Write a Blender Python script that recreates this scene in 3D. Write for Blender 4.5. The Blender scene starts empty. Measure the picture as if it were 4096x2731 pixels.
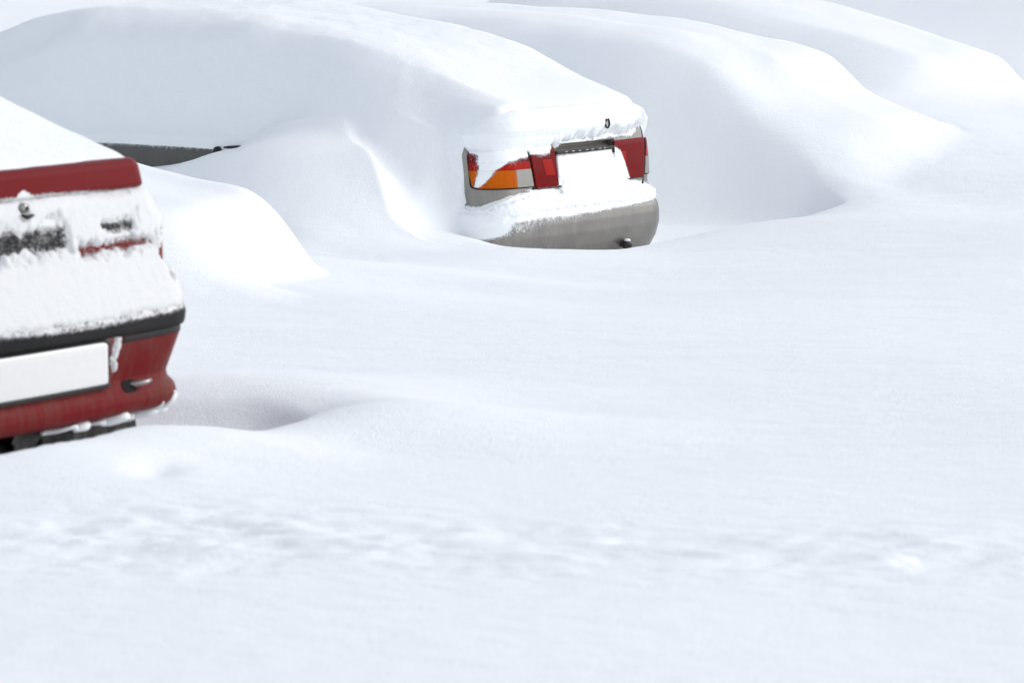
import bpy, math, random
import numpy as np
sc = bpy.context.scene
col = sc.collection
R = math.radians

# ------------------------------------------------------------------ camera, sky, sun, exposure
CAM_Z = 2.25
PITCH = math.atan(1054/8820)
cam = bpy.data.cameras.new('camera')
cam.lens = 135.0
cam.sensor_width = 36.0
cam.clip_start = 0.1
cam.clip_end = 3000
cam.dof.use_dof = True
cam.dof.focus_distance = 20.6
cam.dof.aperture_fstop = 9.0
cam_o = bpy.data.objects.new('camera', cam)
cam_o.location = (0, 0, CAM_Z)
cam_o.rotation_euler = (R(90) - PITCH, 0, 0)
col.objects.link(cam_o)
sc.camera = cam_o

SUN = np.array((0.95, 0.17, 0.68)); SUN /= np.linalg.norm(SUN)      # direction to the sun
EL = math.asin(SUN[2]); AZ = math.atan2(SUN[0], SUN[1])
w = bpy.data.worlds.new("World"); sc.world = w; w.use_nodes = True
nt = w.node_tree; nt.nodes.clear()
sky = nt.nodes.new('ShaderNodeTexSky'); sky.sky_type = 'NISHITA'; sky.sun_disc = False
sky.sun_elevation = EL; sky.sun_rotation = AZ
sky.air_density = 1.0; sky.dust_density = 1.5; sky.ozone_density = 1.0
hsv = nt.nodes.new('ShaderNodeHueSaturation'); hsv.inputs['Saturation'].default_value = 0.37   # thin bright cloud over the blue
bg = nt.nodes.new('ShaderNodeBackground'); bg.inputs['Strength'].default_value = 0.14
wo = nt.nodes.new('ShaderNodeOutputWorld')
nt.links.new(sky.outputs[0], hsv.inputs['Color']); nt.links.new(hsv.outputs[0], bg.inputs[0]); nt.links.new(bg.outputs[0], wo.inputs[0])
sun = bpy.data.lights.new('sun', 'SUN'); sun.energy = .40; sun.angle = R(25); sun.color = (1, .965, .92)
sun_o = bpy.data.objects.new('sun', sun)
sun_o.rotation_euler = (math.acos(SUN[2]), 0, math.atan2(SUN[1], SUN[0]) + math.pi/2)
col.objects.link(sun_o)
sc.view_settings.view_transform = 'Standard'; sc.view_settings.look = 'None'
sc.view_settings.exposure = 0.74; sc.view_settings.gamma = 1.0
sc.cycles.max_bounces = 8; sc.cycles.diffuse_bounces = 6

# ------------------------------------------------------------------ noise and interpolation helpers
def _lattice(seed):
    return np.random.RandomState(seed).rand(256, 256).astype(np.float32)
def vnoise(x, y, seed=0):
    g = _lattice(seed)
    xi = np.floor(x).astype(np.int64); yi = np.floor(y).astype(np.int64)
    fx = x - xi; fy = y - yi
    fx = fx*fx*fx*(fx*(fx*6-15)+10); fy = fy*fy*fy*(fy*(fy*6-15)+10)
    a = g[xi & 255, yi & 255]; b = g[(xi+1) & 255, yi & 255]; c = g[xi & 255, (yi+1) & 255]; d = g[(xi+1) & 255, (yi+1) & 255]
    return (a+(b-a)*fx)*(1-fy) + (c+(d-c)*fx)*fy - .5
def fbm(x, y, f, octv=4, seed=0, gain=.5):
    s = 0; a = 1.0
    for i in range(octv):
        ca, sa = math.cos(.6+i), math.sin(.6+i)
        s = s + a*vnoise((x*ca - y*sa)*f + 17.3*i, (x*sa + y*ca)*f + 5.1*i, seed+i)
        f *= 2.03; a *= gain
    return s
def sstep(a, b, x):
    t = np.clip((x-a)/(b-a), 0, 1); return t*t*(3-2*t)
def pchip(xk, yk, x):
    """monotone cubic through knots; yk may be (n,) or (n, m)"""
    xk = np.asarray(xk, float); yk = np.asarray(yk, float)
    h = np.diff(xk); one = yk.ndim == 1
    if one: yk = yk[:, None]
    d = np.diff(yk, axis=0)/h[:, None]
    m = np.zeros_like(yk); m[0] = d[0]; m[-1] = d[-1]
    if len(xk) > 2:
        w1 = (2*h[1:]+h[:-1])[:, None]; w2 = (h[1:]+2*h[:-1])[:, None]
        a, b = d[:-1], d[1:]
        ok = a*b > 0
        with np.errstate(divide='ignore', invalid='ignore'):
            m[1:-1] = np.where(ok, (w1+w2)/(w1/np.where(ok, a, 1)+w2/np.where(ok, b, 1)), 0)
    x = np.clip(x, xk[0], xk[-1])
    i = np.clip(np.searchsorted(xk, x, side='right')-1, 0, len(xk)-2)
    t = ((x-xk[i])/h[i])[:, None]; hh = h[i][:, None]
    r = (1+2*t)*(1-t)**2*yk[i] + t*(1-t)**2*hh*m[i] + t*t*(3-2*t)*yk[i+1] + t*t*(t-1)*hh*m[i+1]
    return r[:, 0] if one else r
def smax(a, b, k):
    k = np.maximum(k, 1e-4)
    h = np.maximum(k-np.abs(a-b), 0)/k
    return np.maximum(a, b) + h*h*k*.25

# ------------------------------------------------------------------ object helpers
def tag(o, label=None, cat=None, group=None, kind=None):
    if label: o['label'] = label
    if cat: o['category'] = cat
    if group: o['group'] = group
    if kind: o['kind'] = kind
    return o
def empty(name, loc, rz):
    o = bpy.data.objects.new(name, None); col.objects.link(o)
    o.location = loc; o.rotation_euler = (0, 0, rz); o.empty_display_size = .3
    return o
def mesh_np(name, co, quads, mat, parent=None, smooth=True, attr=None):
    """co (n,3), quads (m,4) -> one mesh object; attr: dict of point floats"""
    used = np.zeros(len(co), bool); used[quads.ravel()] = True
    remap = np.cumsum(used)-1
    co = co[used]; quads = remap[quads]
    me = bpy.data.meshes.new(name)
    me.vertices.add(len(co)); me.vertices.foreach_set('co', np.ascontiguousarray(co, dtype=np.float32).ravel())
    me.loops.add(quads.size); me.loops.foreach_set('vertex_index', np.ascontiguousarray(quads, dtype=np.int32).ravel())
    me.polygons.add(len(quads)); me.polygons.foreach_set('loop_start', np.arange(0, quads.size, 4, dtype=np.int32))
    me.update(calc_edges=True)
    me.polygons.foreach_set('use_smooth', np.full(len(quads), smooth))
    for k, v in (attr or {}).items():
        a = me.attributes.new(k, 'FLOAT', 'POINT'); a.data.foreach_set('value', np.ascontiguousarray(v[used], dtype=np.float32))
    me.materials.append(mat)
    o = bpy.data.objects.new(name, me); col.objects.link(o)
    if parent: o.parent = parent
    return o
def grid_quads(nr, nc):
    i = np.arange(nr*nc).reshape(nr, nc)
    return np.stack([i[:-1, :-1], i[:-1, 1:], i[1:, 1:], i[1:, :-1]], -1).reshape(-1, 4)
class MB:
    """small hand-made pieces gathered into one mesh"""
    def __init__(s): s.v = []; s.f = []
    def add(s, v, f):
        n = len(s.v); s.v += [tuple(map(float, p)) for p in v]; s.f += [tuple(i+n for i in q) for q in f]; return s
    def tube(s, pts, rad, n=14, caps=True):
        pts = np.asarray(pts, float); rad = np.broadcast_to(np.asarray(rad, float), (len(pts),))
        rings = []; prev = None
        for i, p in enumerate(pts):
            t = pts[min(i+1, len(pts)-1)]-pts[max(i-1, 0)]; t /= np.linalg.norm(t)+1e-12
            ref = prev if prev is not None else (np.array([0, 0, 1.]) if abs(t[2]) < .9 else np.array([1., 0, 0]))
            a = np.cross(t, ref); a /= np.linalg.norm(a); b = np.cross(a, t); prev = b
            rings.append([p+rad[i]*(math.cos(k*2*math.pi/n)*a+math.sin(k*2*math.pi/n)*b) for k in range(n)])
        v = [q for r in rings for q in r]; f = []
        for i in range(len(pts)-1):
            for k in range(n): f.append((i*n+k, i*n+(k+1) % n, (i+1)*n+(k+1) % n, (i+1)*n+k))
        if caps: f.append(tuple(range(n))[::-1]); f.append(tuple((len(pts)-1)*n+k for k in range(n)))
        return s.add(v, f)
    def ball(s, c, r, n=20, m=12):
        v = []; f = []
        for j in range(m+1):
            th = math.pi*j/m
            for k in range(n):
                ph = 2*math.pi*k/n
                v.append((c[0]+r*math.sin(th)*math.cos(ph), c[1]+r*math.sin(th)*math.sin(ph), c[2]+r*math.cos(th)))
        for j in range(m):
            for k in range(n): f.append((j*n+k, (j+1)*n+k, (j+1)*n+(k+1) % n, j*n+(k+1) % n))
        return s.add(v, f)
    def build(s, name, mat, parent=None, bevel=0, smooth=True):
        me = bpy.data.meshes.new(name); me.from_pydata(s.v, [], s.f); me.update()
        me.polygons.foreach_set('use_smooth', np.full(len(me.polygons), smooth)); me.materials.append(mat)
        o = bpy.data.objects.new(name, me); col.objects.link(o)
        if parent: o.parent = parent
        if bevel:
            b = o.modifiers.new('bevel', 'BEVEL'); b.width = bevel; b.segments = 2; b.limit_method = 'ANGLE'
        return o

# ------------------------------------------------------------------ materials
def newmat(name):
    m = bpy.data.materials.new(name); m.use_nodes = True
    n = m.node_tree.nodes; l = m.node_tree.links
    return m, n, l, n['Principled BSDF']
def node(n, t, **kw):
    x = n.new(t)
    for k, v in kw.items(): setattr(x, k, v)
    return x
def noise(n, l, vec, scale, detail=3, rough=.5):
    x = n.new('ShaderNodeTexNoise'); x.inputs['Scale'].default_value = scale; x.inputs['Detail'].default_value = detail
    x.inputs['Roughness'].default_value = rough
    l.new(vec, x.inputs['Vector']); return x
def math_(n, l, op, a, b=None, clamp=False):
    x = n.new('ShaderNodeMath'); x.operation = op; x.use_clamp = clamp
    for i, q in enumerate((a, b)):
        if q is None: continue
        if isinstance(q, (int, float)): x.inputs[i].default_value = q
        else: l.new(q, x.inputs[i])
    return x.outputs[0]
SNOW_COL = (.912, .940, .955, 1)
def snow_mat(name, bump=1.0, grain=170, ca=SNOW_COL, cb=(.926, .948, .957, 1)):
    m, n, l, b = newmat(name)
    b.inputs['Roughness'].default_value = .75; b.inputs['Specular IOR Level'].default_value = .25
    g = n.new('ShaderNodeNewGeometry')
    lo = noise(n, l, g.outputs['Position'], .9, 2)
    mix = n.new('ShaderNodeMix'); mix.data_type = 'RGBA'
    mix.inputs[6].default_value = ca; mix.inputs[7].default_value = cb
    l.new(lo.outputs[0], mix.inputs[0]); l.new(mix.outputs[2], b.inputs['Base Color'])
    a = noise(n, l, g.outputs['Position'], grain, 3, .65)
    c = noise(n, l, g.outputs['Position'], 26, 3, .55)
    s = math_(n, l, 'ADD', math_(n, l, 'MULTIPLY', a.outputs[0], .0048), math_(n, l, 'MULTIPLY', c.outputs[0], .0028))
    bp = n.new('ShaderNodeBump'); bp.inputs['Strength'].default_value = bump; bp.inputs['Distance'].default_value = 1.0
    l.new(s, bp.inputs['Height']); l.new(bp.outputs[0], b.inputs['Normal'])
    return m
def powdered(name, base, rough, metal=0, coat=0, streak=0.0, streak_col=(.3, .28, .25), spec=.5, bumpf=None, snow=(.87, .89, .90)):
    """painted / plastic surface with wind-blown snow grains where the 'powder' attribute says so"""
    m, n, l, b = newmat(name)
    tc = n.new('ShaderNodeTexCoord'); at = n.new('ShaderNodeAttribute'); at.attribute_name = 'powder'
    gr = noise(n, l, tc.outputs['Object'], 210, 4, .7)
    cl = noise(n, l, tc.outputs['Object'], 38, 3, .6)
    v = math_(n, l, 'ADD', math_(n, l, 'MULTIPLY', gr.outputs[0], .72), math_(n, l, 'MULTIPLY', cl.outputs[0], .28))
    th = math_(n, l, 'SUBTRACT', .80, math_(n, l, 'MULTIPLY', at.outputs['Fac'], .60))
    cov = math_(n, l, 'MULTIPLY', math_(n, l, 'SUBTRACT', v, th), 9.0, True)
    colr = n.new('ShaderNodeMix'); colr.data_type = 'RGBA'; colr.inputs[6].default_value = (*base, 1); colr.inputs[7].default_value = (*streak_col, 1)
    mp = n.new('ShaderNodeMapping'); mp.inputs['Scale'].default_value = (60, 60, 2.2); l.new(tc.outputs['Object'], mp.inputs['Vector'])
    st = noise(n, l, mp.outputs[0], 1.0, 4, .6)
    bl = noise(n, l, tc.outputs['Object'], 5, 3, .6)
    sf = math_(n, l, 'MULTIPLY', math_(n, l, 'MULTIPLY', math_(n, l, 'SUBTRACT', math_(n, l, 'ADD', math_(n, l, 'MULTIPLY', st.outputs[0], .7), bl.outputs[0]), .70), 3.2, True), streak)
    l.new(sf, colr.inputs[0])
    fin = n.new('ShaderNodeMix'); fin.data_type = 'RGBA'; fin.inputs[7].default_value = (*snow, 1)
    l.new(cov, fin.inputs[0]); l.new(colr.outputs[2], fin.inputs[6]); l.new(fin.outputs[2], b.inputs['Base Color'])
    ro = n.new('ShaderNodeMix'); ro.inputs[2].default_value = rough; ro.inputs[3].default_value = .8
    l.new(cov, ro.inputs[0]); l.new(ro.outputs[0], b.inputs['Roughness'])
    b.inputs['Specular IOR Level'].default_value = spec
    if metal:
        mm = math_(n, l, 'MULTIPLY', math_(n, l, 'SUBTRACT', 1.0, cov), metal); l.new(mm, b.inputs['Metallic'])
    if coat:
        b.inputs['Coat Weight'].default_value = coat; b.inputs['Coat Roughness'].default_value = .12
    h = math_(n, l, 'MULTIPLY', cov, .003)
    if bumpf: h = math_(n, l, 'ADD', h, bumpf(n, l, tc))
    bp = n.new('ShaderNodeBump'); bp.inputs['Distance'].default_value = 1.0; l.new(h, bp.inputs['Height']); l.new(bp.outputs[0], b.inputs['Normal'])
    return m
def ribs(sx, sz, amp):
    def f(n, l, tc):
        sep = n.new('ShaderNodeSeparateXYZ'); l.new(tc.outputs['Object'], sep.inputs[0])
        a = math_(n, l, 'SINE', math_(n, l, 'MULTIPLY', sep.outputs[0], sx))
        if sz: a = math_(n, l, 'ADD', a, math_(n, l, 'SINE', math_(n, l, 'MULTIPLY', sep.outputs[2], sz)))
        return math_(n, l, 'MULTIPLY', a, amp)
    return f
def plain(name, c, rough=.6, metal=0, spec=.5, nz=0.0):
    m, n, l, b = newmat(name)
    b.inputs['Roughness'].default_value = rough; b.inputs['Metallic'].default_value = metal; b.inputs['Specular IOR Level'].default_value = spec
    tc = n.new('ShaderNodeTexCoord'); x = noise(n, l, tc.outputs['Object'], 45, 4, .65)
    mix = n.new('ShaderNodeMix'); mix.data_type = 'RGBA'
    mix.inputs[6].default_value = tuple(k*(1-nz) for k in c)+(1,); mix.inputs[7].default_value = tuple(min(1, k*(1+nz)) for k in c)+(1,)
    l.new(x.outputs[0], mix.inputs[0]); l.new(mix.outputs[2], b.inputs['Base Color'])
    return m
M_SNOW = snow_mat('snow')
M_CRUST = snow_mat('frosty_snow', .65, 240)
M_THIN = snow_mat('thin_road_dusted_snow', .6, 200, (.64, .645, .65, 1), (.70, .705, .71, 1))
M_GREY = powdered('grey_beige_paint', (.215, .209, .197), .32, .6, 0, .55, (.33, .31, .275), .3)
M_SEAL = powdered('black_seal', (.012, .012, .012), .6, 0, 0, .2, (.03, .03, .03), .1)
M_SILL = powdered('shaded_grey_paint', (.105, .103, .097), .55, .1, 0, .4, (.14, .135, .12), .12)  # darker copy of the grey paint: the door's shade is put into its colour
M_RED = powdered('red_paint', (.148, .011, .013), .45, 0, 0, .62, (.135, .055, .042), .05, snow=(.70, .705, .71))
M_REDBODY = powdered('clean_red_paint', (.148, .011, .013), .45, 0, 0, .12, (.14, .03, .028), .05, snow=(.70, .705, .71))
M_BLACKP = powdered('black_plastic', (.018, .018, .019), .6, 0, 0, .35, (.04, .038, .036), .08, snow=(.70, .705, .71))
M_LENSR = powdered('red_lens', (.155, .002, .003), .22, 0, 0, .35, (.13, .004, .005), .06, bumpf=ribs(900, 0, .00010))
M_LENSM = powdered('snowy_red_lens', (.155, .002, .003), .22, 0, 0, .35, (.13, .004, .005), .06, snow=(.70, .705, .71))
M_LENSD = powdered('dark_red_lens', (.15, .006, .010), .22, 0, 0, .2, (.1, .004, .006), .06)
M_LENSI = powdered('inner_red_lens', (.34, .010, .006), .2, 0, 0, .3, (.2, .006, .006), .06, bumpf=ribs(700, 700, .00016))
M_LENSA = powdered('amber_lens', (.54, .112, .003), .22, 0, 0, .7, (.30, .05, .002), .06, bumpf=ribs(900, 900, .00016))
M_LENSW = powdered('clear_ribbed_lens', (.26, .25, .23), .25, .1, 0, .6, (.22, .21, .19), .3, bumpf=ribs(0, 1100, .0003))
M_RUBBER = plain('black_rubber', (.012, .012, .012), .6, 0, .4, .3)
M_DARK = plain('dark_underside', (.008, .008, .008), .8, 0, .2, .4)
M_STEEL = plain('worn_steel', (.38, .37, .35), .35, .9, .5, .25)
M_BALL = plain('dark_tow_ball_cap', (.035, .033, .031), .38, .2, .5, .4)
M_PLATE = plain('white_plate', (.80, .80, .79), .4, 0, .5, .05)
M_UNDER = plain('snow_caked_dirt', (.055, .053, .050), .9, 0, .2, 1.9)
M_GLASS = plain('dark_glass', (.02, .024, .026), .12, 0, .5, .1)

# ------------------------------------------------------------------ the snow: one height field in the grey car's frame (u = to its right, v = forward)
TH = R(35); PHI = R(90)-TH
OX, OY, OZ = .41, 20.3, -.05
Lx, Ly = math.sin(TH), math.cos(TH)
Fx, Fy = -math.cos(TH), math.sin(TH)
def uv2w(u, v): return OX+u*Lx+v*Fx, OY+u*Ly+v*Fy
def w2uv(x, y): return (x-OX)*Lx+(y-OY)*Ly, (x-OX)*Fx+(y-OY)*Fy

def lines(segs, grow, lim):
    xs = []
    for a, b, s in segs: xs += list(np.arange(a, b-1e-6, s))
    xs.append(segs[-1][1])
    lo, hi = [], []
    s = segs[0][2]; x = xs[0]
    while x > -lim: s *= grow; x -= s; lo.append(x)
    s = segs[-1][2]; x = xs[-1]
    while x < lim: s *= grow; x += s; hi.append(x)
    return np.array(lo[::-1]+xs+hi)
U1 = lines([(-13, -12, .024), (-12, -9, .014), (-9, -1.3, .024), (-1.3, -.90, .012), (-.90, -.74, .006), (-.74, .9, .016), (.9, 8, .024)], 1.16, 700)
V1 = lines([(-9.5, -8.4, .024), (-8.4, -5.3, .014), (-5.3, -.7, .024), (-.7, -.1, .016), (-.1, .25, .007), (.25, 1.6, .016), (1.6, 7, .024)], 1.16, 700)
UU, VV = np.meshgrid(U1, V1)            # rows: v, columns: u
XX, YY = uv2w(UU, VV)

def base_z(Y): return .37+.045*(19.5-Y)
pts = []
def W(x, y, z): u, v = w2uv(x, y); pts.append((u, v, z))
for y in (2, 4.5, 6.5, 8.0, 9.0, 10.3, 12, 13.8, 15.5):
    for x in (-5, -2.6, -1.3, 0, 1.3, 2.8, 5):
        if 8.3 < y < 11.5 and x < .2: continue
        if y > 14 and x < -.9: continue
        W(x, y, base_z(y))
for x, y, z in [(.0, 9.0, .84), (.2, 10, .80), (-.1, 10.9, .765),
        (-1.2, 8.9, .926), (-1.135, 9.1, .920), (-.96, 9.5, .902), (-.80, 9.7, .873), (-.69, 9.8, .848), (-.60, 10.0, .834), (-.52, 10.3, .828),
        (-1.3, 8.5, .91), (-.75, 9.2, .868), (-.4, 9.7, .82),
        (-.80, 10.25, .70), (-.95, 10.1, .70), (-1.15, 9.85, .72), (-1.6, 9.4, .74), (-.68, 10.5, .71),
        (-.62, 10.95, .80), (-.95, 11.2, .80), (-.45, 10.65, .812), (-1.3, 11.0, .76), (-2.5, 10.2, .8), (-2.2, 8.6, .92), (-3.2, 9.2, .92),
        (0, 16.8, .50), (1.5, 17, .51), (3, 17, .54), (4.6, 17.5, .60), (0.2, 18.4, .43), (1.8, 18.8, .46), (3.4, 19, .54), (5, 20, .68), (6.5, 19, .75)]:
    W(x, y, z)
pts += [  # lip of the wind scoop round the grey car
    (-1.02, -.12, .42), (-.92, -.28, .40),
    (-.735, -.35, .376), (-.25, -.36, .350), (.08, -.36, .354), (.43, -.42, .382), (.71, -.52, .414), (1.37, -.64, .45), (1.8, -.6, .475), (2.2, -.3, .53), (2.5, -.35, .57), (2.35, -.6, .505),
    # inside of the scoop
    (-.6, 0, .27), (0, 0, .25), (.5, 0, .26), (1.0, .0, .27), (1.3, -.1, .30), (1.45, .5, .31), (1.4, 1.2, .33), (1.4, 2.2, .38), (1.75, .0, .33), (1.95, -.18, .41), (.9, -.25, .32),
    (-.88, .10, .42), (-.5, 1.2, .4), (0.3, 1.5, .4), (0, 3, .4),
    # drift against the left side
    (-.845, 1.66, .835), (-.845, 2.07, .742), (-.845, 2.38, .70), (-.845, 2.7, .67), (-.845, 3.3, .63), (-1.3, 2.4, .60), (-1.3, 1.7, .70), (-1.45, 1.3, .76), (-1.7, 1.3, .56), (-1.8, 2.0, .55),
     (-1.95, .7, .46), (-1.8, .15, .45), (-2.4, .3, .46), (-2.4, -.74, .465), (-1.33, .0, .44), (-1.6, -.6, .45), (-2.46, -1.52, .437), (-.8, -.9, .40),
    (-2.4, 2.4, .56), (-3.2, 1.4, .60), (-3.2, 3.5, .62), (-2, 4, .60), (-3.0, 0.2, .54), (-3.2, -.8, .56), (-3.4, -1.6, .50),
    # under and round the low mound
    (-4.4, -1.9, .575), (-5.1, -1.9, .59), (-5.4, -1.4, .6), (-3.6, -2.2, .50), (-4.4, .5, .6), (-5.6, .2, .6), (-6.2, -1.6, .64), (-4.5, -3, .58),
    # between and beyond the far cars
    (2.7, -.65, .57), (3.35, -.5, .695), (3.75, -.15, .80), (4.0, -.9, .675), (4.4, -.2, .785), (4.6, .8, .83), (5.3, .27, .775), (5.6, -.5, .74), (5.0, 2, .85), (6.4, .3, .74), (7.2, .2, .66), (7.6, 1.4, .62), (7.6, 3, .62), (4.3, 4, .8),
    (6.2, -2.0, .72), (4.5, -2.5, .62), (3.0, -2.0, .52), (2.0, -1.5, .47),
    (9.5, 1, .60), (9, 4, .60), (12, 3, .60), (12, -3, .65), (9.5, -3, .68), (8, 9, .6), (3, 9, .6), (-2, 8, .65), (14, 10, .6), (18, 0, .6), (-6, 5, .7), (-9, 1, .75), (0, 14, .6), (18, 18, .6), (8, 18, .6)]
for x, y, z in [(-1.3, 20.05, .86), (-.80, 19.9, .84), (-.48, 19.62, .50), (-.26, 19.52, .45),
        (-1.3, 19.65, .70), (-1.0, 19.50, .66), (-.78, 19.42, .60), (-.60, 19.42, .54), (-.42, 19.3, .46),
        (-1.4, 19.3, .55), (-1.05, 19.2, .525), (-.8, 19.18, .495), (-.6, 19.12, .465), (-.4, 19.05, .44), (-1.35, 19.0, .51)]:
    W(x, y, z)
P = np.array(pts)
def tps_fit(P, lam=1e-4):
    n = len(P); d2 = ((P[:, None, :2]-P[None, :, :2])**2).sum(-1)
    K = np.where(d2 > 0, .5*d2*np.log(np.maximum(d2, 1e-12)), 0)+lam*np.eye(n)
    Q = np.c_[np.ones(n), P[:, :2]]
    A = np.block([[K, Q], [Q.T, np.zeros((3, 3))]])
    return np.linalg.solve(A, np.r_[P[:, 2], 0, 0, 0])
coef = tps_fit(P)
def tps_eval(u, v):
    sh = u.shape; u = u.ravel(); v = v.ravel(); r = np.empty(len(u)); n = len(P)
    for i in range(0, len(u), 60000):
        a, b = u[i:i+60000], v[i:i+60000]
        d2 = (a[:, None]-P[None, :, 0])**2+(b[:, None]-P[None, :, 1])**2
        r[i:i+60000] = (.5*d2*np.log(np.maximum(d2, 1e-12)))@coef[:n]+coef[n]+coef[n+1]*a+coef[n+2]*b
    return r.reshape(sh)
def drift_wall(X, Y):                                              # drift against the grey car's flank, cut off by the scoop at its tail
    z = .886+.98*(Y-19.70); z = -smax(-z, -(.905+.05*np.clip(Y-19.7, -1, .4)), .07)
    xc = pchip([18.6, 19.0, 19.157, 19.25, 19.38, 19.567, 19.70, 19.80, 20.2], [.25, -.10, -.274, -.471, -.607, -.679, -.735, -.80, -.90], Y.ravel()).reshape(Y.shape)
    d = X-xc+.012*fbm(X, Y, 6, 2, 410)
    return z-1.5*np.maximum(smax(d, 0*d, .05)-.012, 0)-.55*smax(-1.2-X, 0*X, .2)-.012*fbm(X, Y, 3, 2, 420)
def hollow(X, Y):                                                  # scoop behind the red car's corner
    yf = pchip([-2.0, -1.3, -.97, -.765, -.66, -.575, -.52, -.45], [11.1, 11.05, 11.0, 10.95, 10.86, 10.66, 10.45, 10.2], X.ravel()).reshape(X.shape)
    yn = pchip([-2.5, -1.2, -.96, -.80, -.69, -.61, -.55, -.45], [8.6, 8.95, 9.52, 9.74, 9.84, 10.02, 10.3, 10.7], X.ravel()).reshape(X.shape)
    w_ = smax(.815+.75*(Y-yf), .86-1.0*(Y-yn), .06)
    return smax(w_, .69+0*w_, .08)
near = 1-sstep(16, 30, np.hypot(UU-0, VV-2))
G = np.full(UU.shape, .62)
msk = near > 0
G[msk] = .62+(tps_eval(UU[msk], VV[msk])-.62)*near[msk]
mw = (XX > -2.4) & (XX < -.3) & (YY > 8.8) & (YY < 11.4)
G[mw] = -smax(-G[mw], -hollow(XX[mw], YY[mw]), .04)
mw = (XX > -2.6) & (XX < .6) & (YY > 18.4) & (YY < 20.6) & (UU < -.7)
G[mw] = smax(G[mw], drift_wall(XX[mw], YY[mw]), .09)
# distant gentle swells
G += sstep(26, 45, YY)*(.5*fbm(XX, YY, .035, 2, 70)+.25)+sstep(26, 40, YY)*(1-sstep(60, 120, YY))*.22*np.clip(XX-2, 0, 14)
# trodden strip across the foreground
yc = 7.76-.10*XX*.9+.15*fbm(XX, YY, .9, 2, 40)
band = np.exp(-np.abs((YY-yc)/.54)**3)
sel = band > .003
lump = np.zeros_like(G)
x_, y_ = XX[sel], YY[sel]
l1 = fbm(x_, y_, 4.5, 3, 50, .55)
l2 = np.abs(fbm(x_, y_*1.1, 6.5, 4, 55, .55))                        # broken clods with sharp creases between them
pm = .40+.60*sstep(-.2, .25, fbm(x_, y_*.8, 1.7, 2, 57))
lump[sel] = band[sel]*(.006*l1+pm*(.019*l2-.004)+.005*fbm(x_, y_, 16, 3, 58, .6)-.005)
holes = np.random.RandomState(4)
for i in range(26):                                                  # footprints trodden into the strip
    hx = -2.2+i*.17+holes.rand()*.06; hy = 7.78-.09*hx+(.17 if i % 2 else -.13)+holes.randn()*.05
    an = holes.randn()*.35+.1; dx = XX-hx; dy = YY-hy
    a = (dx*math.cos(an)+dy*math.sin(an))/.15; b = (-dx*math.sin(an)+dy*math.cos(an))/.075
    rr = np.sqrt(a*a+b*b)
    lump += -(.005+.006*holes.rand())*(1-sstep(.4, 1.35, rr))+.003*np.exp(-((rr-1.45)/.28)**2)
G += lump
soft = np.zeros_like(G); m2 = (YY > 3) & (YY < 45) & (np.abs(XX) < 14)
soft[m2] = .022*fbm(XX[m2], YY[m2], .7, 3, 10)+.002*fbm(XX[m2]*.7+YY[m2]*.3, YY[m2]*2.2, 3.2, 3, 20)+.0022*fbm(XX[m2], YY[m2], 15, 2, 30)+.0007*fbm(XX[m2]*.35+YY[m2]*.1, YY[m2], 9, 2, 35)
G += soft*(1-.6*np.exp(-((XX+.9)**2+(YY-9.6)**2)/1.5))
G += -.018*np.exp(-((XX+.83)/.055)**2-((YY-8.85)/.16)**2)+.003*np.exp(-((XX+1.05)/.16)**2-((YY-8.75)/.25)**2)

def cover(u0, v0, T, left, right):
    """snow over a car: T = ridge height along v; left / right = stations (v, [(q, height or drop)]) with q outward from the middle"""
    vv = V1-v0; Tv = pchip([a for a, _ in T], [b for _, b in T], vv)
    C = np.full(UU.shape, -5.0)
    qk = sorted({q for _, row in left for q, _ in row}); stv = [s for s, _ in left]
    tab = np.array([pchip([q for q, _ in row], [h for _, h in row], np.array(qk)) for _, row in left])
    tabv = pchip(stv, tab, vv)
    qr = [q for q, _ in right]; dr = np.array([d for _, d in right])
    for i in range(len(V1)):
        if vv[i] < T[0][0]-.6 or vv[i] > T[-1][0]+1.5: continue
        uu = U1-u0
        row = tabv[i].copy(); row[0] = Tv[i]-dr[0]
        l = pchip(qk, row, -uu)
        r = Tv[i]-pchip(qr, dr, uu)
        C[i] = np.where(uu < 0, l, r)
        C[i] = np.where(uu < -qk[-1], -5, C[i])
        ext = max(T[0][0]-vv[i], 0, vv[i]-T[-1][0])
        C[i] -= 6*ext
    return C
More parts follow.
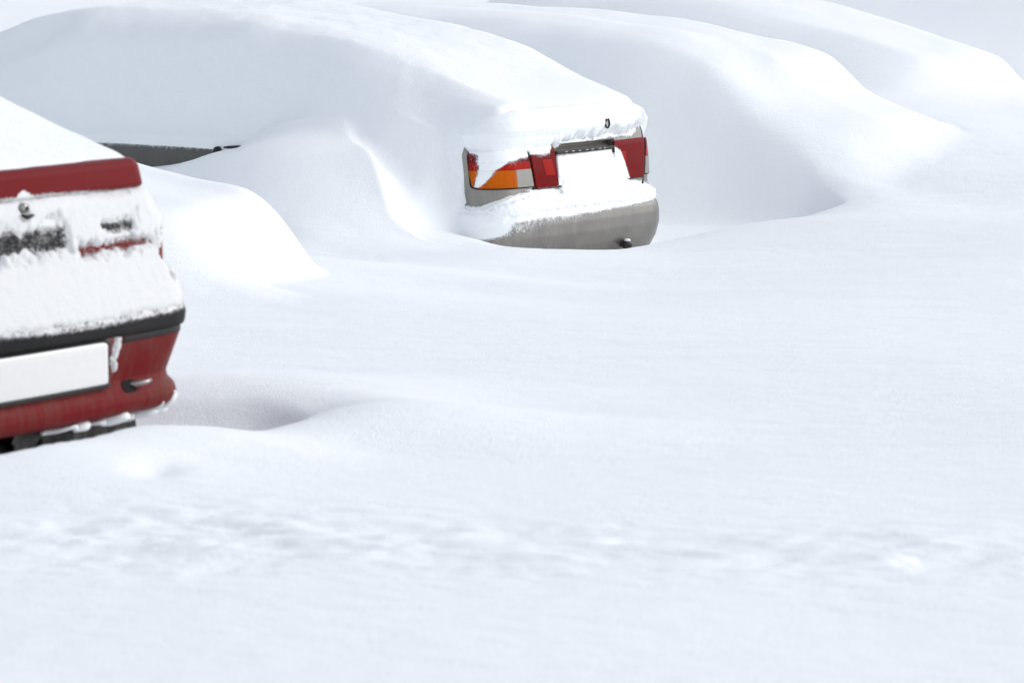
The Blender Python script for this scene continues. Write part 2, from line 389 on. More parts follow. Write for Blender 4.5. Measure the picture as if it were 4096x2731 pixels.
# the grey car
RW = [(0, .02), (.45, 0), (.60, .03), (.68, .10), (.76, .28), (.82, .6), (1.0, 1.3), (1.3, 2)]
TS = [(-.3, 1.02), (.02, 1.072), (.17, 1.129), (.457, 1.226), (.833, 1.371), (1.157, 1.448), (1.73, 1.533), (2.26, 1.595), (3.06, 1.59), (3.46, 1.53), (3.8, 1.44), (4.14, 1.34), (4.6, 1.2), (5.3, .95), (5.9, .6)]
def Ts(v): return float(pchip([a for a, _ in TS], [b for _, b in TS], np.array([v]))[0])
def st(v, knots): return (v, [(0, Ts(v)-.015), (.33, Ts(v)-.028)]+knots)
LS = [st(.0, [(.5, Ts(0)), (.62, Ts(0)-.02), (.69, Ts(0)-.07), (.735, .93), (.76, .7), (.8, .2), (.95, .1), (1.2, .0), (1.6, 0)]),
      st(.16, [(.5, Ts(.16)-.01), (.62, Ts(.16)-.03), (.70, 1.0), (.735, .90), (.75, .7), (.765, .4), (.95, .2), (1.2, .1), (1.6, 0)]),
      st(.28, [(.5, 1.145), (.62, 1.11), (.70, 1.03), (.75, .94), (.765, .85), (.78, .70), (.82, .52), (.95, .40), (1.2, .3), (1.6, .1)]),
      st(.42, [(.5, 1.185), (.62, 1.12), (.70, 1.03), (.78, .93), (.85, .84), (.95, .70), (1.2, .50), (1.6, .2)]),
      st(.8, [(.5, 1.30), (.62, 1.22), (.70, 1.14), (.78, 1.05), (.85, .98), (.95, .88), (1.2, .66), (1.6, .3)]),
      st(1.2, [(.5, 1.41), (.62, 1.31), (.70, 1.19), (.78, 1.07), (.85, .99), (.95, .91), (1.2, .78), (1.6, .5)]),
      st(1.65, [(.5, 1.46), (.60, 1.37), (.69, 1.20), (.77, 1.01), (.83, .885), (.85, .86), (.95, .75), (1.2, .5), (1.6, .3)]),
      st(1.9, [(.5, 1.50), (.60, 1.41), (.69, 1.22), (.77, 1.00), (.825, .895), (.842, .865), (.85, .4), (1.2, .2), (1.6, .0)]),
      st(3.0, [(.5, 1.50), (.60, 1.41), (.69, 1.22), (.77, 1.00), (.825, .89), (.842, .86), (.85, .4), (1.2, .2), (1.6, .0)]),
      st(3.4, [(.5, 1.36), (.60, 1.28), (.69, 1.14), (.77, .97), (.825, .88), (.842, .84), (.85, .4), (1.2, .2), (1.6, .0)]),
      st(4.0, [(.5, 1.19), (.62, 1.09), (.75, .96), (.85, .85), (1.0, .7), (1.6, .4)]),
      st(5.3, [(.5, .93), (.8, .80), (1.0, .7), (1.6, .4)])]
wall_n = .02*fbm(UU, VV, 1.7, 3, 90)+.006*fbm(UU, VV, 9, 3, 95)
bow = .05*(np.clip(UU, -.8, .8)/.8)**2+.13*sstep(.6, .8, np.abs(UU))**1.5
C1 = cover(0, 0, TS, LS, RW)
C1 += wall_n*sstep(.2, .6, VV)
# windows read faintly through the snow on the side, and the sill of snow at the belt line
wq = -UU
C1 -= .022*sstep(.60, .66, wq)*sstep(.84, .78, wq)*(sstep(1.75, 1.9, VV)*sstep(2.95, 2.8, VV)+sstep(3.1, 3.2, VV)*sstep(4.0, 3.9, VV))
C1 -= .044*(1-sstep(.07, .14, VV-bow))**1.5
C1 = np.where(VV < .085+bow, -5, C1)                                # the tail's own crust closes this edge
kk = .02+.16*sstep(.18, .5, VV)*sstep(1.75, 1.45, VV)+.2*sstep(3.4, 4.2, VV)
kk = np.where(UU > .3, .15*sstep(.2, .6, VV)+.01, kk)
H1 = smax(G, C1, kk)
# second buried car
T2 = [(-.7, .35), (-.35, .68), (-.1, .865), (.127, .936), (.37, 1.034), (.508, 1.148), (.616, 1.225), (.817, 1.281), (1.208, 1.357), (1.686, 1.423), (2.18, 1.459), (3.1, 1.484), (4.0, 1.45), (4.8, 1.2), (5.8, .7)]
L2 = [(-.6, [(0, .40), (.45, .38), (.7, .35), (1.0, .3), (1.4, .2), (1.8, -.3)]),
      (-.1, [(0, .80), (.2, .80), (.45, .73), (.7, .615), (.9, .55), (1.2, .45), (1.8, -.3)]),
      (.37, [(0, .99), (.2, .99), (.45, .93), (.7, .81), (.9, .72), (1.2, .55), (1.8, -.3)]),
      (.82, [(0, 1.26), (.2, 1.25), (.45, 1.19), (.7, 1.03), (.9, .93), (1.2, .70), (1.8, -.3)]),
      (1.16, [(0, 1.35), (.2, 1.34), (.45, 1.31), (.7, 1.21), (.9, 1.12), (1.2, .85), (1.8, -.3)]),
      (1.6, [(0, 1.41), (.2, 1.405), (.45, 1.38), (.7, 1.29), (.9, 1.20), (1.2, .95), (1.8, -.3)]),
      (2.1, [(0, 1.455), (.2, 1.45), (.45, 1.42), (.7, 1.32), (.9, 1.24), (1.2, 1.0), (1.8, -.3)]),
      (3.1, [(0, 1.48), (.2, 1.47), (.45, 1.43), (.7, 1.30), (.9, 1.15), (1.2, .9), (1.8, -.3)]),
      (4.8, [(0, 1.2), (.5, 1.1), (.8, .9), (1.2, .6), (1.8, .2)])]
R2 = [(0, .015), (.45, 0), (.62, .02), (.8, .13), (.95, .33), (1.2, .65), (1.6, 1.1)]
C2 = cover(2.9, 0, T2, L2, R2)+.03*fbm(UU, VV, 1.3, 3, 120)
scoop = .755+1.25*((YY-22.30)+.39*(XX-1.392)+.03*fbm(XX, YY, 1.6, 2, 430))+.11*np.exp(-((XX-.65)/.5)**2)   # far wall of the wind scoop beside the grey car
C2 = -smax(-C2, -scoop, .08)
H2 = smax(H1, C2, (.02+.10*sstep(1.0, 1.5, UU)))
# third buried car
T3 = [(.1, .45), (.45, .70), (.708, .839), (.875, .995), (.992, 1.103), (1.159, 1.158), (1.462, 1.231), (1.976, 1.349), (2.377, 1.437), (3.2, 1.52), (4.4, 1.5), (5.4, 1.2), (6.4, .7)]
L3 = [(.2, [(0, .52), (.45, .48), (.7, .44), (1.0, .4), (1.5, .3), (1.9, .1)]),
      (.75, [(0, .86), (.3, .84), (.6, .78), (.9, .70), (1.2, .6), (1.9, .3)]),
      (1.1, [(0, 1.13), (.3, 1.10), (.6, .99), (.9, .85), (1.2, .72), (1.9, .4)]),
      (2.0, [(0, 1.35), (.3, 1.32), (.6, 1.19), (.85, 1.0), (1.2, .78), (1.9, .4)]),
      (3.2, [(0, 1.51), (.3, 1.47), (.6, 1.33), (.85, 1.05), (1.2, .8), (1.9, .4)]),
      (5.4, [(0, 1.2), (.5, 1.1), (.9, .85), (1.9, .4)])]
C3 = cover(5.85, 0, T3, L3, R2)+.02*fbm(UU, VV, 1.3, 3, 140)
ms = (XX > .2) & (XX < 2.6) & (YY > 20.9) & (YY < 24) & (UU > 1.05)
fl = smax(scoop, .30+0*scoop, .16)+.5*sstep(1.68, 2.15, XX)+.6*sstep(21.6, 21.1, YY)*sstep(1.3, 1.7, XX)
H2[ms] = -smax(-H2[ms], -fl[ms], .06)
H3 = smax(H2, C3, .25*sstep(2.5, 3.5, UU)+.01)
# low mound in front of the grey car
T4 = [(-1.1, .2), (-.66, .25), (-.46, .40), (-.34, .56), (-.24, .71), (-.12, .83), (-.05, .878), (.06, .921), (.30, .947), (.67, 1.005), (1.1, 1.11), (1.7, 1.2), (3, 1.22), (4, 1.0), (4.8, .6)]
L4 = [(-.95, [(0, .38), (.6, .4), (1.0, .3), (1.6, .2)]), (-.4, [(0, .65), (.5, .65), (.8, .55), (1.1, .4), (1.6, .2)]),
      (.0, [(0, .86), (.4, .86), (.7, .78), (1.0, .55), (1.6, .2)]), (.4, [(0, .94), (.4, .93), (.7, .84), (1.0, .6), (1.6, .2)]),
      (3, [(0, 1.2), (.4, 1.15), (.8, .9), (1.2, .5), (1.6, .2)])]
R4 = [(0, .03), (.4, .02), (.60, .0), (.70, .04), (.79, .20), (.90, .46), (1.05, .70), (1.4, .9), (1.6, 1.2)]
C4 = cover(-4.35, -.70, T4, L4, R4)+.015*fbm(UU, VV, 1.5, 3, 160)
for j in np.where((U1 > -6.5) & (U1 < -2.5))[0]: C4[:, j] = np.interp(V1+.36*np.clip(-3.7-U1[j], -.4, 1.6), V1, C4[:, j])
C4 = np.where((UU > -6.2) & (UU < -2.6), C4, -5)
H = smax(H3, C4, np.where((UU < -2.6), .13, .001))
own = np.zeros(UU.shape, np.int8)
own[(C1 > G) & (UU > -1.65) & (UU < 1.35)] = 1
own[(C2 > np.maximum(G, C1)) & (UU > 1.35)] = 2
own[(C3 > np.maximum(G, C2)) & (UU > 4.0)] = 3
own[(C4 > G) & (UU < -2.6)] = 4
# the strip of ground seen under the hanging snow at the grey car's door, and all the ground at its tail, keep their own height
quads = grid_quads(*UU.shape)
fo = own.ravel()[quads]
face_own = np.where((fo == fo[:, :1]).all(1), fo[:, 0], np.where((fo == 1).any(1), 1, np.where((fo == 2).any(1), 2, fo.max(1))))
Zr = H.ravel()
zq = Zr[quads]; uq = UU.ravel()[quads[:, 0]]; vq = VV.ravel()[quads[:, 0]]
face_own[(face_own == 1) & (zq.max(1)-zq.min(1) > .25) & (np.abs(uq) < .72) & (vq < .5)] = -1
def part_of_field(k, name, z0, u0, v0, parent=None):
    co = np.c_[UU.ravel()-u0, VV.ravel()-v0, Zr-z0]
    o = mesh_np(name, co, quads[face_own == k], M_SNOW, parent)
    if not parent:
        x, y = uv2w(u0, v0); o.location = (x, y, z0); o.rotation_euler = (0, 0, PHI)
    return o
tag(part_of_field(0, 'snow_ground', 0, 0, 0), 'deep smooth wind-blown snow covering the whole car park with a trodden strip', 'snow', kind='structure')
tag(part_of_field(2, 'buried_car', .3, 2.9, 2.0), 'fully snow-buried car just behind the grey saloon, next to it', 'car', 'cars buried under deep snow')
tag(part_of_field(3, 'buried_car', .4, 5.85, 2.6), 'farthest fully snow-buried car, beyond the one behind the grey saloon', 'car', 'cars buried under deep snow')
tag(part_of_field(4, 'buried_car', .4, -4.35, .6), 'low white snow mound of a buried car between red car and grey saloon', 'car', 'cars buried under deep snow')

# ------------------------------------------------------------------ car tails: a shell s = distance round the tail from its middle, z = height
class Shell:
    def __init__(s, rows, bow):
        a = np.array(rows, float); s.z = a[:, 0]; s.W = a[:, 1]; s.v = a[:, 2]; s.r = a[:, 3]; s.bow = bow
    def uv(S, s, z):
        Wd = np.interp(z, S.z, S.W); v0 = np.interp(z, S.z, S.v); r = np.interp(z, S.z, S.r)
        a = Wd-r; q = np.abs(s); ph = np.clip((q-a)/r, 0, np.pi/2)
        u = np.where(q < a, q, a+r*np.sin(ph))
        v = v0+np.where(q < a, 0, r*(1-np.cos(ph)))+np.maximum(0, q-a-r*np.pi/2)+S.bow*(u/Wd)**2
        return np.sign(s)*u, v
    def pos(S, s, z, off=0):
        def p(s, z):
            u, v = S.uv(s, z); return np.stack([u, v, z], -1)
        P0 = p(s, z); e = .006
        n = np.cross(p(s+e, z)-p(s-e, z), p(s, z+e)-p(s, z-e)); n /= np.linalg.norm(n, axis=-1, keepdims=True)+1e-12
        off = np.asarray(off)
        return P0+n*(off[..., None] if off.ndim else off)
def shell_mesh(name, S, ss, zz, mat, parent, off=0.0, powder=None, cut=None):
    s, z = np.meshgrid(ss, zz)
    P0 = S.pos(s, z, off(s, z) if callable(off) else off)
    q = grid_quads(*s.shape)
    if cut is not None:
        keep = cut(s, z).ravel()[q].all(1); q = q[keep]
    return mesh_np(name, P0.reshape(-1, 3), q, mat, parent, attr={'powder': (powder(s, z) if powder else np.zeros(s.shape)).ravel()})
def patch(name, S, corners, mat, parent, off=.004, depth=.012, n=(40, 30), powder=None, round_=0.0, warp=None):
    """four-cornered piece on the shell: corners (s,z) bottom-left, bottom-right, top-right, top-left; its rim turns in"""
    a, b = np.meshgrid(np.linspace(0, 1, n[0]), np.linspace(0, 1, n[1]))
    o = np.full(a.shape, off)
    # squeeze the rim: last ring is the turned-in side
    a2 = np.clip((a-1/n[0]*0)*1, 0, 1); c = np.array(corners, float)
    rim = (a < 1e-9) | (a > 1-1e-9) | (b < 1e-9) | (b > 1-1e-9)
    inn = lambda t, k: np.where(t < 1e-9, 0, np.where(t > 1-1e-9, 1, (t-1/(k-1))/(1-2/(k-1))))
    a2 = inn(a, n[0]); b2 = inn(b, n[1])
    if round_:                                                       # rounded corners (superellipse)
        x, y = a2*2-1, b2*2-1; p = 2/round_
        rmax = np.maximum(np.abs(x), np.abs(y)); rp = (np.abs(x)**p+np.abs(y)**p)**(1/p)
        f = np.where(rp > 1e-9, rmax/np.maximum(rp, 1e-9), 1); a2, b2 = (x*f+1)/2, (y*f+1)/2
    w = [(1-a2)*(1-b2), a2*(1-b2), a2*b2, (1-a2)*b2]
    s = sum(w[i]*c[i, 0] for i in range(4)); z = sum(w[i]*c[i, 1] for i in range(4))
    if warp: s, z = warp(s, z)
    o = np.where(rim, off-depth, off)
    P0 = S.pos(s, z, o)
    return mesh_np(name, P0.reshape(-1, 3), grid_quads(*a.shape), mat, parent, attr={'powder': (powder(s, z) if powder else np.zeros(s.shape)).ravel()})

# ------------------------------------------------------------------ the grey saloon
SED = Shell([(.12, .68, .10, .2), (.20, .73, .065, .2), (.26, .765, .04, .2), (.33, .785, .005, .2), (.40, .80, -.03, .2), (.47, .81, -.045, .2), (.53, .808, -.046, .2), (.57, .80, -.042, .2), (.60, .785, -.03, .2),
             (.63, .775, .005, .18), (.65, .770, .018, .16), (.72, .770, .021, .16), (.80, .770, .026, .16), (.90, .765, .036, .16), (.96, .752, .047, .16), (1.0, .74, .065, .15), (1.03, .715, .10, .13),
             (1.045, .66, .17, .12), (1.05, .58, .27, .12)], .05)
grey = empty('grey_saloon', (OX, OY, OZ), PHI)
tag(grey, 'grey-beige saloon deep in snow, its tail with red and amber lamps showing', 'car')

SEDC = Shell([(.12, .68, .10, .2), (.40, .80, -.03, .2), (.47, .81, -.045, .2), (.53, .808, -.046, .2), (.57, .802, -.0445, .2), (.60, .796, -.040, .195), (.62, .791, -.033, .19), (.64, .786, -.022, .185), (.66, .781, -.011, .18), (.68, .777, -.002, .17), (.70, .774, .006, .16), (.73, .772, .013, .16), (.76, .771, .019, .16),
             (.80, .770, .026, .16), (.90, .765, .036, .16), (.96, .752, .047, .16), (1.0, .74, .065, .15), (1.03, .715, .10, .13), (1.045, .66, .17, .12), (1.05, .58, .27, .12)], .05)
def n_edge(s, z, k=1.0):
    return k*(.020*fbm(s, z, 11, 3, 200)+.016*fbm(s*1.0, z*.7, 42, 3, 205, .65))
def crust_depth(s, z):
    """how far inside the snow-covered area (>0) a point of the tail lies, metres"""
    # fringe hanging from the boot lid
    zf = np.interp(s, [-1.2, -.90, -.87, -.83, -.80, -.77, -.70, -.62, -.55, -.50, -.46, -.33, -.30, -.2, 0, .12, .2, .27, .40, .50, .56, .60, .66, .685, .70, .74, .80, 1.2],
                      [1.10, 1.06, .985, .935, .915, .905, .900, .897, .896, .898, .903, .905, .935, .937, .942, .945, .953, .955, .952, .957, .982, .990, .985, .965, .935, .925, .95, 1.0])
    fr = z-zf
    fr = fr+.012*fbm(s*2.2, z*.5, 14, 3, 212)*sstep(.06, .0, fr)
    fr = fr+.030*fbm(s, z, 9, 3, 214)*sstep(-.47, -.55, s)
    # streak of snow down the left lamp
    sl = np.interp(z, [.735, .76, .826, .90], [-.815, -.810, -.787, -.778]); sr_ = np.interp(z, [.735, .76, .80, .824, .872, .90], [-.812, -.785, -.752, -.730, -.655, -.55])
    stk = np.minimum(s-sl, sr_-s); stk = np.where((z > .735) & (z < .92), stk, -.1)
    # around the plate and on the bumper's shelf
    left = np.interp(z, [.60, .69, .715, .72, .86, .885], [-.98, -.86, -.48, -.258, -.278, -.28])
    left = np.where(z < .705, np.interp(z, [.45, .57, .62, .65, .69, .705], [-.70, -.80, -.84, -.76, -.64, -.50]), left)
    right = np.interp(z, [.55, .655, .675, .70, .706, .74, .80, .87, .89], [.86, .86, .66, .55, .42, .40, .375, .335, .29])
    top = np.where(s < -.258, np.interp(s, [-1, -.80, -.66, -.5, -.26], [.64, .645, .69, .705, .705]), np.interp(s, [-.26, -.2, 0, .2, .29, .34, .42, .46, .6, .66, .86], [.862, .864, .870, .874, .880, .86, .72, .70, .675, .66, .66]))
    bot = np.interp(s, [-.95, -.85, -.75, -.5, 0, .3, .58, .66, .80], [.50, .53, .566, .582, .585, .588, .598, .605, .61])
    sh = np.minimum(np.minimum(s-left, right-s), np.minimum(top-z, z-bot))
    lo = np.minimum(np.minimum(-.765-s+.9*(z-.50), z-.480-.30*(s+.9)), .625-z)
    return fr, stk, np.maximum(sh, lo)
def grey_powder(s, z):
    fr, stk, sh = crust_depth(s, z)
    d = np.maximum(np.maximum(fr, sh), stk)
    p = .70*np.exp(-np.clip(-d, 0, 1)/.013)+.22*np.exp(-np.clip(-d, 0, 1)/.07)
    p = p+.15
    p = p+.30*np.exp(-((s+.66)/.16)**2-((z-.515)/.035)**2)+.20*np.exp(-((s+.3)/.4)**2-((z-.55)/.04)**2)
    p = p+.65*sstep(-.68, -.84, s)*sstep(.62, .54, z)*sstep(.44, .51, z)+.85*sstep(-.885, -.93, s)
    p = p+.14*sstep(-.50, -.62, s)*sstep(.80, .90, z)
    return np.clip(p, 0, 1)
def crust_off(s, z):
    fr, stk, sh = crust_depth(s, z)
    ne = n_edge(s, z)
    gap = np.interp(z, SED.z, SED.v)-np.interp(z, SEDC.z, SEDC.v)
    gap = np.clip(gap+.02*(sstep(.58, .63, z)*(1-sstep(.66, .72, z))), 0, .1)
    gran = .0016*fbm(s, z, 90, 2, 230)+.0018*fbm(s, z, 20, 2, 235)
    gran = gran*(1+3.0*sstep(.050, .0, fr)*(z > .85))
    kf = sstep(-.004, .030, fr+ne*.9); ks = sstep(-.006, .055, sh+ne*.6)
    tf = np.interp(z, [.88, .93, .955, .98, 1.0, 1.02, 1.04, 1.05], [.010, .017, .036, .068, .094, .104, .098, .080])*kf*(.14+.86*sstep(-.86, -.52, s))*(1-.35*sstep(.45, .72, s))
    ts = np.interp(z, [.50, .56, .585, .60, .63, .66, .69, .74, .80, .88], [.008, .010, .013, .016, .018, .019, .018, .016, .014, .010])*ks
    ts = np.where(gap > .004, ts-(1-sstep(-.006, .03, sh+ne*.6))*gap, ts)
    tk = .010*sstep(-.006, .012, stk+ne*.5)
    t = np.maximum(np.maximum(tf, ts), tk)
    return np.where((t > .0006)|(gap > .004)&(ks > .02), t+gran*sstep(.002, .014, t)-.0015, -.006-gap)
def crust_keep(s, z):
    fr, stk, sh = crust_depth(s, z)
    ne = n_edge(s, z)
    return np.maximum(np.maximum(fr+ne*.9, sh+ne*.6), stk+ne*.5) > -.008
ss_f = np.r_[np.arange(-4.6, -1.1, .10), np.arange(-1.1, 1.1, .008), np.arange(1.1, 4.6, .10)]
shell_mesh('body', SED, ss_f, np.r_[np.arange(.60, 1.03, .008), np.array([1.03, 1.037, 1.045, 1.05])], M_GREY, grey, 0, grey_powder, lambda s, z: ~((s > -.285) & (s < .30) & (z > .70) & (z < .93)))
shell_mesh('bumper', SED, np.r_[np.arange(-1.25, 1.25, .008)], np.arange(.12, .632, .008), M_GREY, grey, .003, grey_powder)
SED2 = Shell([(.22, .80, .2, .15), (.40, .83, .2, .15), (.60, .848, .2, .15), (.85, .853, .2, .15), (.88, .84, .2, .15)], .05)
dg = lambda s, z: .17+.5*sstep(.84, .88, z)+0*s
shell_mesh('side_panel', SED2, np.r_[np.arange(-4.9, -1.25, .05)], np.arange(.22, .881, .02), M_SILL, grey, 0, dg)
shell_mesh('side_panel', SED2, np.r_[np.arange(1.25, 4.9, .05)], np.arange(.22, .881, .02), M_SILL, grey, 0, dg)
CAB = Shell([(.86, .80, .3, .2), (1.0, .72, .62, .2), (1.2, .64, 1.0, .2), (1.30, .56, 1.25, .2), (1.34, .40, 1.5, .2)], .05)
shell_mesh('cabin', CAB, np.arange(-2.9, 2.9, .05), np.arange(.86, 1.341, .02), M_GLASS, grey, 0, None, lambda s, z: CAB.uv(s, z)[1] < 2.7)
# boot lid: a panel of its own, a dark joint round it
in_recess = lambda s, z: (s > -.291) & (s < .306) & (z > .692) & (z < .9345)
lid_w = lambda s, z: (s > -.455-.148*(z-.69)) & (s < .585+.142*(z-.69))
shell_mesh('boot_lid', SED, np.arange(-.53, .66, .004), np.arange(.69, 1.03, .004), M_GREY, grey, .004, grey_powder, lambda s, z: lid_w(s, z) & ~in_recess(s, z))
for sg, gj in ((-1, .453), (1, .583)):
    patch('lid_joint', SED, [(sg*gj-.006, .64), (sg*gj+.006, .64), (sg*(gj+.06)+.005, 1.03), (sg*(gj+.06)-.005, 1.03)], M_RUBBER, grey, .0052, .006, (4, 40))
# recess above the plate, the plate and its black upper frame
def rec_off(s, z):
    o = np.interp(z, [.69, .70, .86, .895, .925, .932, .9335, .936], [.004, -.004, -.006, -.016, -.045, -.046, .003, .004])
    return np.where((s < -.287) | (s > .302), .004, o)
shell_mesh('plate_recess', SED, np.r_[-.293, -.285, np.arange(-.28, .30, .01), .30, .308], np.r_[np.arange(.69, .925, .008), .925, .932, .9335, .936], M_GREY, grey, rec_off, lambda s, z: grey_powder(s, z)*(z < .89))
patch('number_plate', SED, [(-.258, .765), (.262, .765), (.262, .885), (-.258, .885)], powdered('pale_plate', (.55, .55, .53), .45, 0, 0, .2, (.45, .45, .43)), grey, .010, .01, (50, 20), grey_powder)
fr_o = patch('plate_frame', SED, [(-.272, .884), (.274, .884), (.274, .900), (-.272, .900)], M_RUBBER, grey, .019, .018, (40, 6))
patch('frame_clip', SED, [(.264, .862), (.274, .862), (.274, .884), (.264, .884)], M_RUBBER, fr_o, .019, .018, (6, 8))
for k in range(7):
    s0 = -.20+k*.062+.01*math.sin(k*3)
    patch('clip_slot', SED, [(s0, .889), (s0+.022, .889), (s0+.022, .895), (s0, .895)], M_STEEL, fr_o, .0205, .003, (5, 4))
# tail lamps
def lamp(sg):
    g0, g1, li0, li1 = (.455, .488, .262, .286) if sg < 0 else (.585, .618, .27, .286)   # lid lamp: outer edge low / high, inner edge low / high
    f = lambda pts: [(sg*a, b) for a, b in pts] if sg < 0 else [(a, b) for a, b in (pts[1], pts[0], pts[3], pts[2])]
    m = lambda pts: f([(-a if True else a, b) for a, b in pts])
    def q(a0, a1, z0, z1, b0=None, b1=None):
        """a0 outer, a1 inner edge (distance from the middle), at z0; b0,b1 the same at z1"""
        b0 = a0 if b0 is None else b0; b1 = a1 if b1 is None else b1
        return [(-a0, z0), (-a1, z0), (-b1, z1), (-b0, z1)] if sg < 0 else [(a1, z0), (a0, z0), (b0, z1), (b1, z1)]
    root = patch('tail_lamp', SED, q(.853, g0+.007,   .7235, .9155, .858, g1+.017), M_SEAL, grey, .008, .012, (70, 40), grey_powder, .22)
    root['label'] = 'left tail lamp half covered by snow' if sg < 0 else 'right tail lamp, mostly clear of snow'
    def wl(s, z):                                                    # outer lower corner is rounded
        return s, z+.022*sstep(.80, .862, np.abs(s))*(1-sstep(.70, .80, z))
    patch('dark_lens', SED, q(.843, g1+.014, .8615, .918, .847, g1+.023), M_LENSD, root, .0125, .009, (60, 16), grey_powder)
    patch('red_lens', SED, q(.847, g1+.003, .8215, .861, .846, g1+.012), M_LENSI, root, .0125, .009, (60, 16), grey_powder)
    patch('amber_lens', SED, q(.838, g0+.15, .7305, .821, .851, g0+.155), M_LENSA, root, .0125, .009, (50, 24), grey_powder, warp=wl)
    patch('reverse_lens', SED, q(g0+.149, g0+.018, .7295, .821, g0+.154, g1+.001), M_LENSW, root, .0125, .009, (40, 24), grey_powder)
    lid = patch('lid_lamp', SED, q(g0, li0, .716, .925, g1, li1), M_LENSR, grey, .0135, .012, (60, 50), grey_powder, .10)
    patch('inner_lens', SED, q(li0+.11, li0+.03, .778, .862, li1+.11, li1+.03), M_LENSI, lid, .0150, .003, (30, 24), grey_powder, .2)
    patch('lens_gasket', SED, q(g0+.006, li0-.003, .7115, .7155, g0+.006, li0-.003), M_RUBBER, lid, .011, .01, (40, 4))
lamp(-1); lamp(1)
# lock ring, tow ball
pl = SED.pos(np.array([.150]), np.array([.993]), .084)[0]
mb = MB(); ring = [(pl[0]+.0125*math.cos(t), pl[1]-.004*math.cos(t), pl[2]+.023*math.sin(t)) for t in np.linspace(math.pi*.62, math.pi*2.42, 30)]
mb.tube(ring, .0052, 10); mb.build('lock_ring', M_RUBBER, grey)
pb = SED.pos(np.array([.290]), np.array([.388]), .035)[0]
mb = MB(); mb.tube([pb+np.array([0, .10, -.005]), pb], .013, 12); mb.ball(pb, .030, 24, 16); tb = mb.build('tow_ball', M_BALL, grey)
mb = MB(); mb.ball((0, 0, 0), 1, 18, 10)
cap = mb.build('snow_cap', M_CRUST, tb); cap.location = pb+np.array([-.004, -.004, .022]); cap.scale = (.018, .018, .011)
# door handle on the snowed-in side: seen end of it and the lock
hs = lambda v: (-.845-.002, v, 0)
mb = MB(); mb.tube([(-.852, 1.835, .868), (-.872, 1.833, .868)], [.022, .020], 16); mb.build('door_lock', M_RUBBER, grey)
mb = MB(); mb.tube([(-.857, 1.79, .885), (-.876, 1.74, .889), (-.882, 1.68, .893), (-.876, 1.62, .897), (-.858, 1.58, .900)], [.005, .008, .009, .007, .004], 10); mb.build('door_handle', M_RUBBER, grey)
# snow lying on it: the high cover and the frosty crust on the tail
part_of_field(1, 'snow_cover', OZ, 0, 0, grey)
shell_mesh('snow_crust', SEDC, np.arange(-1.10, 1.06, .0035), np.r_[np.arange(.40, 1.03, .0035), np.linspace(1.03, 1.05, 24)], M_CRUST, grey, crust_off, None, crust_keep)

# ------------------------------------------------------------------ the red saloon
RED = Shell([(.20, .60, .34, .16), (.275, .66, .20, .16), (.288, .72, .11, .16), (.297, .757, .056, .17), (.305, .777, .031, .17), (.315, .788, .018, .17), (.335, .797, .014, .17), (.355, .792, .017, .17), (.375, .778, .030, .17), (.395, .777, .034, .17), (.42, .785, .028, .17), (.47, .80, .016, .17), (.50, .808, .008, .17),
             (.525, .802, .004, .17), (.53, .802, -.006, .17), (.555, .802, -.010, .17), (.572, .797, -.004, .17), (.59, .79, .02, .16), (.605, .79, .050, .15), (.65, .785, .056, .15), (.72, .785, .062, .14), (.80, .775, .070, .13), (.86, .735, .082, .12), (.893, .705, .092, .10),
             (.897, .695, .080, .09), (.905, .685, .074, .08), (.955, .672, .078, .08), (.968, .665, .086, .08), (.975, .655, .11, .07), (.978, .62, .2, .07)], .04)
RO = (-1.25, 9.75, .54)
red = empty('red_saloon', RO, R(90-33))
tag(red, 'red saloon with snowy boot, black bumper strip and blank white plate', 'car')
REDC = Shell([(.20, .70, .14, .16), (.53, .802, -.006, .17), (.555, .802, -.010, .17), (.572, .799, -.006, .17), (.60, .796, .008, .165), (.63, .793, .022, .16), (.66, .793, .036, .15), (.69, .788, .049, .145), (.72, .785, .058, .14), (.80, .775, .070, .13), (.86, .735, .082, .12), (.893, .705, .092, .10), (.93, .69, .092, .10)], .04)
def red_depth(s, z):
    ntop = .896+.004*np.sin(s*9)+np.interp(s, [-1, .35, .5, .62, .8], [.012, .004, .0, .0, .012])
    a = np.minimum(ntop-z, z-.545)                                   # whole panel down to the strip
    strip = np.interp(s, [-1, -.1, .1, .3, .5, .62, .70, .76, 1], [.560, .562, .556, .555, .560, .561, .564, .572, .575])
    a = np.minimum(a, z-strip)
    # blown-clear places
    def hole(s0, s1, z0, z1, k=.02): return np.minimum(np.minimum(s-s0, s1-s), np.minimum(z-z0, z1-z))+k
    h = np.maximum.reduce([hole(-.32, .255, .758, .812, .016), hole(.40, .56, .782, .818, .008), hole(.30, .64, .736, .762, .014),
                           np.minimum(s-.665-.4*np.abs(z-.715), .050-np.abs(z-.720))+.014, .022-np.hypot((s-.1), (z-.866)*.75)])
    return a, h
def red_off(s, z):
    a, h = red_depth(s, z)
    ne = .018*fbm(s, z, 10, 3, 300)+.016*fbm(s, z*.8, 36, 3, 305, .65)
    gap = np.clip(np.interp(z, RED.z, RED.v)-np.interp(z, REDC.z, REDC.v), 0, .1)
    t = np.interp(z, [.54, .56, .575, .60, .66, .70, .76, .82, .86, .89], [.010, .013, .016, .018, .020, .020, .018, .015, .014, .012])
    k = sstep(-.004, .022, a+ne*.55)*(1-.97*sstep(-.010, .026, h+ne*1.7))
    t = t*k-(1-k)*gap
    return np.where(t > .0012, t-.0018+.0012*fbm(s, z, 40, 2, 315)*sstep(.004, .012, t), -.006-gap)
def red_keep(s, z):
    a, h = red_depth(s, z); ne = .018*fbm(s, z, 10, 3, 300)+.016*fbm(s, z*.8, 36, 3, 305, .65)
    return (a+ne*.55 > -.004) & (h+ne*1.7 < .022)
